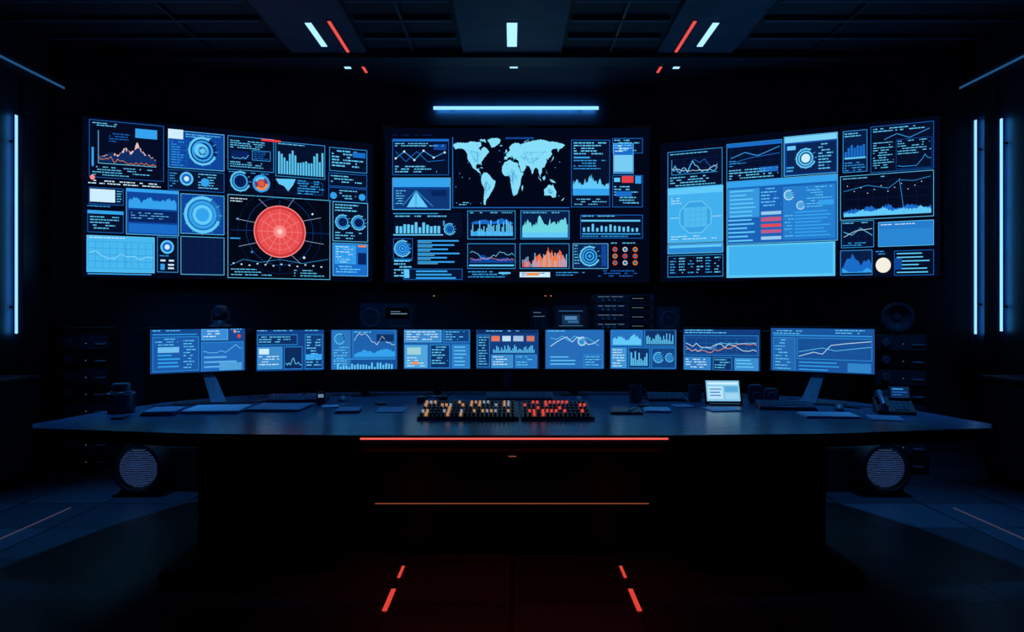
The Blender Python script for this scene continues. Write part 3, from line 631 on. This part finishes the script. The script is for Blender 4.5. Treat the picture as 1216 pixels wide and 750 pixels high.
monitor((1.40,5.93),(2.015,5.76),Z0,1.366,(813,903,394,393,438,438),pH,28,(18,60,126))
monitor((2.04,5.69),(2.69,5.27),1.024,1.382,(916,1035,394,393,439,444),pI,29,(26,84,156),'plate')

# ================================================================== DESK ITEMS
ZT = 0.801
def keyboard(x, y, w=0.44, d=0.16, rz=0, m=M_black):
    g = group('keyboard', (x, y, ZT), rz)
    bm = bmesh.new()
    q = [(-w/2,-d/2,0),(w/2,-d/2,0),(w/2,d/2,0),(-w/2,d/2,0),(-w/2,-d/2,0.014),(w/2,-d/2,0.014),(w/2,d/2,0.045),(-w/2,d/2,0.045)]
    vs = [bm.verts.new(p) for p in q]
    for f in [(0,3,2,1),(4,5,6,7),(0,1,5,4),(1,2,6,5),(2,3,7,6),(3,0,4,7)]: bm.faces.new([vs[i] for i in f])
    bmesh.ops.bevel(bm, geom=bm.edges[:], offset=0.003, segments=2, affect='EDGES'); from_bm('case', bm, m, g)
    bm = bmesh.new(); nx = int(w/0.022)
    for r in range(5):
        yy = -d/2+0.012+r*(d-0.024)/5; zz = 0.014+0.031*(yy+d/2)/d
        for c in range(nx):
            if r == 0 and 4 < c < nx-6: continue
            xx = -w/2+0.01+c*(w-0.02)/nx
            bm_box(bm, xx, xx+(w-0.02)/nx*0.75, yy, yy+(d-0.024)/5*0.7, zz, zz+0.012)
        if r == 0: bm_box(bm, -w/2+0.01+5*(w-0.02)/nx, -w/2+0.01+(nx-6)*(w-0.02)/nx, yy, yy+(d-0.024)/5*0.8, zz, zz+0.009)
    from_bm('keys', bm, M_key, g)
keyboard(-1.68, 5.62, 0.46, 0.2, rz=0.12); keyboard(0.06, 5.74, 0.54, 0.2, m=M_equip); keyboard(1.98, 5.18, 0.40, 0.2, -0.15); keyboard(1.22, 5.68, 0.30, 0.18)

# control console: two button banks side by side
g = group('control_panel_console', (-0.04, 4.82, ZT))
def bank(nm, xa, xb, ncol, palette_hot, palette_cold, R):
    bm = bmesh.new()
    q = [(xa,-0.20,0),(xb,-0.20,0),(xb,0.2,0),(xa,0.2,0),(xa,-0.20,0.02),(xb,-0.20,0.02),(xb,0.2,0.075),(xa,0.2,0.075)]
    vs = [bm.verts.new(p) for p in q]
    for f in [(0,3,2,1),(4,5,6,7),(0,1,5,4),(1,2,6,5),(2,3,7,6),(3,0,4,7)]: bm.faces.new([vs[i] for i in f])
    bmesh.ops.bevel(bm, geom=bm.edges[:], offset=0.005, segments=2, affect='EDGES'); from_bm('case_'+nm, bm, M_black, g)
    bms = {k: bmesh.new() for k in 'ywrkd'}
    st = (xb-xa-0.04)/ncol
    for r in range(5):
        yy = -0.175+r*0.073
        for c in range(ncol):
            xx = xa+0.02+c*st
            zz = 0.02+0.055*(yy+0.2)/0.4
            k = R.choice(palette_hot if r in (1,3,4) else palette_cold)
            bm_box(bms[k], xx, xx+st*0.52, yy, yy+(0.03 if k != 'k' else 0.04), zz-0.003, zz+0.02)
    for k, m in (('y',E_key_y),('w',E_key_w),('r',E_key_r),('k',M_equip),('d',M_grey)):
        if len(bms[k].verts): from_bm('buttons_%s_%s' % (nm, k), bms[k], m, g)
    box('front_rail_'+nm, xa, xb, -0.206, -0.198, 0.002, 0.010, M_metal, g)
R = random.Random(9)
bank('a', -0.575, 0.085, 22, 'yykkdkwk', 'kkkkkykd', R)
bank('b', 0.10, 0.575, 15, 'rrkdkk', 'kkkkrk', R)

def sheet(name, x, y, w, d, rz=0, m=M_paper, t=0.004, pages=1):
    g = group(name, (x, y, ZT), rz)
    for k in range(pages):
        o = 0.012*k
        box('sheet_%d' % k, -w/2+o, w/2+o, -d/2-o*0.5, d/2-o*0.5, k*t, (k+1)*t-0.0003, m, g)
    return g
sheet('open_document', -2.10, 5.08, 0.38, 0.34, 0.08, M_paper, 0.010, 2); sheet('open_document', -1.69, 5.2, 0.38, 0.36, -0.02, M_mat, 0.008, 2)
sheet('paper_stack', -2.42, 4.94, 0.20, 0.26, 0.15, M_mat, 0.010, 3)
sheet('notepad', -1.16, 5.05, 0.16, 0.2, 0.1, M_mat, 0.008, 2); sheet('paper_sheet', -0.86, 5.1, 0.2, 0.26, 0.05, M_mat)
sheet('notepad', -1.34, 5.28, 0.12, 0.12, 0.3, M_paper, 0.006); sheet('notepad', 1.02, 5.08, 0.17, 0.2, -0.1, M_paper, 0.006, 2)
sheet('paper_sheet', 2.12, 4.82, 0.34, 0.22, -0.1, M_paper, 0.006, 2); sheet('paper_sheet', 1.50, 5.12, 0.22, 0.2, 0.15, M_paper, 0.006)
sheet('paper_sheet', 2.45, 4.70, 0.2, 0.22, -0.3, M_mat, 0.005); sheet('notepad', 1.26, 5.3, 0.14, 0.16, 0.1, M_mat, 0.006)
g = group('graphics_tablet', (0.80, 5.02, ZT), -0.1)
box('body', -0.11, 0.11, -0.14, 0.14, 0, 0.014, M_equip, g, 0.004); box('surface', -0.09, 0.09, -0.11, 0.12, 0.014, 0.016, M_black, g)
tube('pen', [(0.02,-0.08,0.021),(0.07,0.07,0.021)], 0.006, M_metal, g)
# handheld radio, smartphone, headset
for x, y, rz in ((-1.43, 5.36, 0.2),):
    g = group('handheld_radio', (x, y, ZT), rz)
    box('body', -0.03, 0.03, -0.02, 0.02, 0, 0.10, M_equip, g, 0.006); tube('antenna', [(0.018,0,0.1),(0.018,0,0.16)], 0.005, M_black, g); box('display', -0.02, 0.02, -0.022, -0.02, 0.06, 0.085, E_tinyb, g)
for x, y, rz in ((-1.0, 5.45, 0.3), (0.98, 5.32, -0.2), (-2.58, 4.72, 0.2)):
    g = group('smartphone', (x, y, ZT), rz)
    box('body', -0.04, 0.04, -0.075, 0.075, 0, 0.01, M_black, g, 0.003); box('glass', -0.036, 0.036, -0.068, 0.068, 0.01, 0.0112, M_equip, g)
g = group('headset', (-0.62, 5.55, ZT), 0.4)
hp = [(0.085*math.cos(math.radians(a)), 0.09*math.sin(math.radians(a)), 0.03) for a in range(0, 181, 12)]
tube('headband', hp, 0.010, M_grey, g)
for sx in (-1, 1): lathe('ear_cup', [(0.034,0),(0.038,0.008),(0.038,0.042),(0.026,0.05)], M_black, g, 'Z', (0.085*sx,-0.012,0), 24)
tube('mic_boom', [(-0.085,-0.03,0.03),(-0.06,-0.08,0.02),(-0.02,-0.10,0.012)], 0.005, M_grey, g)
def mouse(x, y, rz=0):
    g = group('computer_mouse', (x, y, ZT), rz)
    bm = bmesh.new(); bmesh.ops.create_uvsphere(bm, u_segments=20, v_segments=12, radius=1)
    for v in bm.verts:
        v.co = Vector((v.co.x*0.036*(1+0.1*v.co.y), v.co.y*0.065, max(0, v.co.z)*0.042))
    from_bm('shell', bm, M_grey, g, True)
    box('wheel', -0.004, 0.004, 0.02, 0.04, 0.028, 0.042, M_black, g, 0.002)
    tube('cable', [(0,0.055,0.008),(0.01,0.12,0.006),(0.05,0.2,0.006)], 0.003, M_black, g)
mouse(-1.33, 5.62, 0.3); mouse(0.52, 5.6, -0.2); mouse(2.33, 5.1, -0.4)
def cup(x, y, r, h, name='coffee_mug', lid=False):
    g = group(name, (x, y, ZT))
    if lid:
        lathe('body', [(r*0.9,0),(r,0.01),(r,h*0.62),(r*0.96,h*0.66)], M_ceramic, g)
        lathe('lid', [(r*0.78,h*0.66),(r*0.8,h*0.72),(r*0.7,h*0.75),(r*0.66,h*0.96),(r*0.6,h)], M_ceramic, g)
        lathe('lid_band', [(r*1.03,h*0.6),(r*1.03,h*0.665)], M_grey, g)
    else:
        lathe('body', [(r*0.85,0),(r,0.006),(r,h),(r*0.9,h),(r*0.88,h*0.25)], M_ceramic, g)
        tube('handle', [(r*0.95,0,h*0.8),(r*1.5,0,h*0.75),(r*1.6,0,h*0.5),(r*1.4,0,h*0.25),(r*0.95,0,h*0.2)], 0.006, M_ceramic, g)
cup(-2.73, 5.0, 0.088, 0.2, 'canister', True)
cup(1.43, 5.60, 0.05, 0.13); cup(0.96, 5.55, 0.048, 0.13)
g = group('tablet_on_stand', (1.60, 5.40, ZT), -0.05)
box('stand_foot', -0.12, 0.12, -0.06, 0.1, 0, 0.012, M_equip, g, 0.004)
T = Matrix.Rotation(math.radians(-20), 4, 'X')
bm = bmesh.new(); bm_box(bm, -0.14, 0.14, 0, 0.014, 0.01, 0.2); bmesh.ops.bevel(bm, geom=bm.edges[:], offset=0.004, segments=2, affect='EDGES'); bmesh.ops.transform(bm, matrix=T, verts=bm.verts); from_bm('tablet_body', bm, M_black, g)
def tilted_display(parent, x0, x1, z0, z1, yo, tilt, cols, off=(0,0,0)):
    v = []; f = []; c = []
    Tm = Matrix.Translation(off) @ Matrix.Rotation(tilt, 4, 'X')
    for k, (a, b, d, e, cc) in enumerate(cols):
        i = len(v); yy = yo-0.0005*k-0.0005
        X0 = x0+(x1-x0)*a; X1 = x0+(x1-x0)*d; ZA = z1-(z1-z0)*b; ZB = z1-(z1-z0)*e
        v += [Tm @ Vector(p) for p in [(X0,yy,ZA),(X1,yy,ZA),(X1,yy,ZB),(X0,yy,ZB)]]; f.append((i,i+1,i+2,i+3)); c.append(cc)
    me = bpy.data.meshes.new('display'); me.from_pydata(v, [], f)
    at = me.color_attributes.new('Col', 'FLOAT_COLOR', 'CORNER'); k = 0
    for cc in c:
        for _ in range(4): at.data[k].color = s2l(cc); k += 1
    return add('display', me, M_disp, parent)
tilted_display(g, -0.125, 0.125, 0.025, 0.185, -0.001, math.radians(-20),
  [(0,0,1,1,(130,200,235)),(0.05,0.08,0.95,0.2,WHITE),(0.05,0.28,0.5,0.9,(185,228,248)),(0.55,0.28,0.95,0.55,(90,170,220)),(0.55,0.62,0.95,0.9,(160,212,240)),(0.1,0.4,0.45,0.45,MID),(0.1,0.55,0.4,0.6,MID),(0.1,0.7,0.42,0.75,MID)])
box('rear_leg', -0.05, 0.05, 0.075, 0.09, 0.01, 0.15, M_black, g, 0.003)
for x in (1.87, 1.99):
    g = group('desktop_speaker', (x, 5.50, ZT), -0.1)
    box('cabinet', -0.05, 0.05, -0.05, 0.05, 0, 0.14 if x < 1.9 else 0.11, M_ceramic, g, 0.012)
    lathe('cone', [(0.036,0),(0.034,0.006),(0.022,0.0),(0.01,0.004)], M_grey, g, 'Y', (0,-0.05,0.055))
# desk phone: wedge base, tilted head with screen and keypad, handset
g = group('desk_phone', (2.66, 4.96, ZT), -0.3)
bm = bmesh.new()
q = [(-0.13,-0.10,0),(0.11,-0.10,0),(0.11,0.11,0),(-0.13,0.11,0),(-0.13,-0.10,0.02),(0.11,-0.10,0.02),(0.11,0.11,0.10),(-0.13,0.11,0.10)]
vs = [bm.verts.new(p) for p in q]
for f in [(0,3,2,1),(4,5,6,7),(0,1,5,4),(1,2,6,5),(2,3,7,6),(3,0,4,7)]: bm.faces.new([vs[i] for i in f])
bmesh.ops.bevel(bm, geom=bm.edges[:], offset=0.006, segments=2, affect='EDGES'); from_bm('base', bm, M_black, g)
bm = bmesh.new()
for r in range(4):
    for c in range(3):
        y0 = -0.08+r*0.03; bm_box(bm, -0.02+c*0.032, 0.002+c*0.032, y0, y0+0.02, 0.022+(y0+0.1)*0.38, 0.034+(y0+0.1)*0.38)
from_bm('keypad', bm, M_metal, g)
box('screen_head', -0.03, 0.105, 0.05, 0.07, 0.085, 0.185, M_equip, g, 0.005, math.radians(-25), (0,0.06,0.085))
tilted_display(g, -0.02, 0.095, 0.01, 0.09, -0.011, math.radians(-25), [(0,0,1,1,(16,44,82)),(0.1,0.15,0.7,0.25,SKY),(0.1,0.45,0.9,0.52,MID),(0.1,0.7,0.6,0.77,MID)], (0,0.06,0.085))
tube('handset', [(-0.09,-0.085,0.06),(-0.095,-0.05,0.088),(-0.095,0.06,0.135),(-0.09,0.10,0.13)], 0.018, M_grey, g)
lathe('handset_mouth', [(0.03,0),(0.03,0.035)], M_grey, g, 'Z', (-0.09,-0.075,0.026), 24); lathe('handset_ear', [(0.03,0),(0.03,0.035)], M_grey, g, 'Z', (-0.09,0.09,0.095), 24)
g = group('desk_cable', (0, 0, 0))
tube('cable_a', [(-2.35,5.5,0.806),(-2.2,5.45,0.806),(-2.0,5.5,0.806),(-1.9,5.6,0.806)], 0.006, M_black, g)
tube('cable_b', [(2.2,5.5,0.806),(2.4,5.35,0.806),(2.5,5.15,0.806)], 0.006, M_black, g)

# ================================================================== REAR EQUIPMENT
g = group('rear_equipment_counter', (0, 7.55, 0))
box('body', -3.75, 3.75, -0.27, 0.27, 0.05, 1.27, M_gloss, g, 0.005); box('top', -3.8, 3.8, -0.3, 0.3, 1.27, 1.30, M_deskb, g, 0.004); box('plinth', -3.7, 3.7, -0.24, 0.25, 0, 0.05, M_gloss, g)
for k in range(7): box('door_%d' % k, -3.72+k*1.06, -2.70+k*1.06, -0.282, -0.27, 0.12, 1.2, M_deskb, g, 0.004)
ZC = 1.30
g = group('pan_tilt_camera', (-3.03, 7.45, ZC))
lathe('base', [(0.12,0.03),(0.12,0.05),(0.07,0.08),(0.06,0.11)], M_grey, g)
for sx in (-1,1): box('yoke', *sorted((0.09*sx,0.075*sx)), -0.03, 0.03, 0.09, 0.22, M_grey, g, 0.004)
box('yoke_bridge', -0.09, 0.09, -0.03, 0.03, 0.09, 0.11, M_grey, g, 0.004)
lathe('head', [(0.03,-0.08),(0.068,-0.06),(0.075,0),(0.068,0.05),(0.045,0.09),(0.03,0.085)], M_ceramic, g, 'Y', (0,0,0.20)); box('shelf', -0.3,0.3,-0.08,0.1,0.0,0.03,M_grey,g,0.004)
def cone(parent, x, z, r, y=-0.001):
    lathe('woofer_ring', [(r,0),(r,0.012),(r*0.85,0.014),(r*0.8,0.004)], M_grey, parent, 'Y', (x,y,z))
    lathe('woofer_cone', [(r*0.78,0.005),(r*0.35,0.001),(r*0.3,0.008),(r*0.1,0.012)], M_equip, parent, 'Y', (x,y,z))
g = group('audio_receiver', (-1.3, 7.5, ZC))
box('cabinet', -0.27, 0.27, -0.12, 0.14, 0, 0.29, M_equip, g, 0.008); cone(g, -0.16, 0.14, 0.10, -0.12)
box('display_window', 0.0, 0.24, -0.126, -0.12, 0.13, 0.24, M_gloss, g, 0.002); box('level_bar', 0.05, 0.22, -0.129, -0.126, 0.175, 0.185, E_tinyb, g); box('level_bar_b', 0.05, 0.15, -0.129, -0.126, 0.2, 0.206, E_tinyb, g)
box('slot', 0.02, 0.24, -0.126, -0.12, 0.04, 0.06, M_grey, g)
g = group('small_preview_monitor', (0.61, 7.5, ZC))
box('cabinet', -0.18, 0.18, -0.08, 0.12, 0, 0.27, M_equip, g, 0.008)
tilted_display(g, -0.155, 0.155, 0.03, 0.245, -0.082, 0, [(0,0,1,1,(5,14,32)),(0.1,0.15,0.9,0.2,(40,80,120)),(0.2,0.35,0.8,0.82,(20,50,85)),(0.3,0.42,0.7,0.6,(80,130,175)),(0.4,0.64,0.75,0.74,(50,105,155)),(0.1,0.87,0.9,0.9,(60,110,150))])
g = group('rack_unit_stack', (1.16, 7.55, ZC))
for k in range(4):
    box('unit_%d' % k, -0.31, 0.31, -0.14, 0.14, 0.005+k*0.095, 0.095+k*0.095, M_equip, g, 0.005)
    for t in range(4): box('label_%d_%d' % (k,t), -0.27+t*0.07, -0.22+t*0.07+0.012*((k+t)%2), -0.143, -0.14, 0.068+k*0.095, 0.073+k*0.095, E_tinyb, g)
    box('screen_%d' % k, 0.06, 0.26, -0.143, -0.14, 0.03+k*0.095, 0.075+k*0.095, M_gloss, g); box('screen_line_%d' % k, 0.08, 0.2, -0.145, -0.143, 0.05+k*0.095, 0.054+k*0.095, E_tinyb, g)
    for j in range(3): lathe('knob_%d_%d' % (k,j), [(0.014,0),(0.012,0.02)], M_metal, g, 'Y', (-0.22+j*0.06,-0.14,0.035+k*0.095), 16)
g = group('bookshelf_speaker', (1.62, 7.5, ZC)); box('cabinet', -0.12, 0.12, -0.1, 0.12, 0, 0.25, M_equip, g, 0.008); cone(g, 0, 0.12, 0.09, -0.1)
g = group('signal_meter', (0.28, 7.5, ZC)); box('body', -0.09, 0.09, -0.06, 0.08, 0, 0.24, M_equip, g, 0.006); box('bar', -0.06, 0.06, -0.063, -0.06, 0.15, 0.155, E_tinyb, g); box('bar_b', -0.06, 0.02, -0.063, -0.06, 0.19, 0.195, E_tinyb, g); cone(g, 0, 0.07, 0.05, -0.06)
def tower(x, y, h, rz, name='equipment_rack'):
    g = group(name, (x, y, 0), rz); n = int(h/0.16)
    box('frame', -0.24, 0.24, -0.2, 0.22, 0, h, M_black, g, 0.006)
    for k in range(n):
        z = 0.02+k*0.16; box('unit_%d' % k, -0.21, 0.21, -0.215, -0.2, z, z+0.14, M_equip if k % 2 else M_black, g, 0.004)
        lathe('dial_%d' % k, [(0.04,0),(0.03,0.03)], M_grey, g, 'Y', (-0.12,-0.215,z+0.07), 20)
        box('led_%d' % k, 0.02, 0.03, -0.217, -0.215, z+0.06, z+0.064, E_tinyb, g); box('handle_%d' % k, 0.1, 0.19, -0.23, -0.215, z+0.05, z+0.062, M_metal, g)
    return g
g = tower(3.68, 6.85, 1.28, -0.35)
lathe('horn_speaker', [(0.09,-0.12),(0.11,-0.1),(0.14,0.05),(0.14,0.1),(0.115,0.1),(0.05,0.03),(0.03,0.05)], M_equip, g, 'Y', (0,0,1.45)); box('horn_bracket', -0.04, 0.04, -0.03, 0.05, 1.28, 1.34, M_grey, g)
g = tower(-4.12, 6.95, 1.35, 0.35)
for x, z in ((-0.98, 1.70), (0.42, 1.70), (0.49, 1.70)):
    g = group('wall_sensor', (x, 9.02, z)); box('body', -0.03, 0.03, -0.03, 0, -0.02, 0.02, M_black, g, 0.004); box('led', -0.008, 0.008, -0.033, -0.03, -0.006, 0.006, E_tiny, g)
for sgn in (-1, 1):
    g = group('floor_speaker', (3.04*sgn, 5.85, 0), 0)
    lathe('barrel', [(0.16,-0.35),(0.21,-0.3),(0.215,0.0),(0.20,0.06),(0.175,0.07),(0.16,0.02)], M_black, g, 'Y', (0,0,0.23))
    lathe('grille', [(0.158,0.02),(0.14,0.045),(0.08,0.062),(0.02,0.067)], M_grille, g, 'Y', (0,0,0.23))
    box('cradle', -0.16, 0.16, -0.02, 0.25, 0, 0.06, M_black, g, 0.008)
    box('amp_box', *sorted((0.0, -0.42*sgn)), 0.12, 0.45, 0, 0.36, M_black, g, 0.01)

# ================================================================== LIGHT
w = bpy.data.worlds.new('World'); sc.world = w; w.use_nodes = True
w.node_tree.nodes['Background'].inputs[0].default_value = (0.01, 0.03, 0.08, 1); w.node_tree.nodes['Background'].inputs[1].default_value = 0.1
area('under_desk_red_lamp', (0, 4.03, 0.745), (math.radians(-25), 0, 0), 1.7, 0.02, 1.0, (1, 0.05, 0.04))
E_fill = em('fill_spot_lens', (0.1, 0.35, 1.0), 2.0)  # glowing lens of the added fill spots
def fill_spot(x, y, tx, ty, tz, e, ang):  # unseen blue spots added above the view to brighten desk, floor and rear gear
    g = group('added_fill_spot', (x, y, 4.3))
    lathe('can', [(0.06,-0.16),(0.07,-0.15),(0.07,0.0)], M_black, g, 'Z', (0,0,0), 24)
    lathe('lens', [(0.05,-0.165),(0.05,-0.16)], E_fill, g, 'Z', (0,0,0), 24)
    l = bpy.data.lights.new('fill_spot_lamp', 'SPOT'); l.energy = e; l.color = (0.05, 0.40, 1.0); l.spot_size = math.radians(ang); l.spot_blend = 1.0; l.shadow_soft_size = 0.12
    o = bpy.data.objects.new('fill_spot_lamp', l); col.objects.link(o); o.parent = g; o.location = (0,0,-0.3)
    o.rotation_euler = (Vector((tx,ty,tz))-Vector((x,y,4.0))).to_track_quat('-Z','Y').to_euler()
for sgn in (-1,1):
    fill_spot(3.0*sgn, 5.6, 3.0*sgn, 5.15, 0, 250, 44)
    fill_spot(1.2*sgn, 5.4, 1.2*sgn, 5.55, 0.8, 125, 56)
    fill_spot(1.0*sgn, 5.0, 1.1*sgn, 7.5, 1.35, 95, 42)
fill_spot(3.3, 5.0, 3.55, 6.9, 1.0, 90, 34); fill_spot(-3.3, 5.0, -3.3, 7.2, 1.3, 100, 38)

# ================================================================== CAMERA
cd = bpy.data.cameras.new('camera'); cam = bpy.data.objects.new('camera', cd); col.objects.link(cam)
cam.location = (0, 0, 1.5); cam.rotation_euler = (math.radians(90), 0, 0)
cd.sensor_width = 36; cd.lens = 36*850/1216; cd.shift_y = -5/1216; cd.clip_start = 0.05
sc.camera = cam
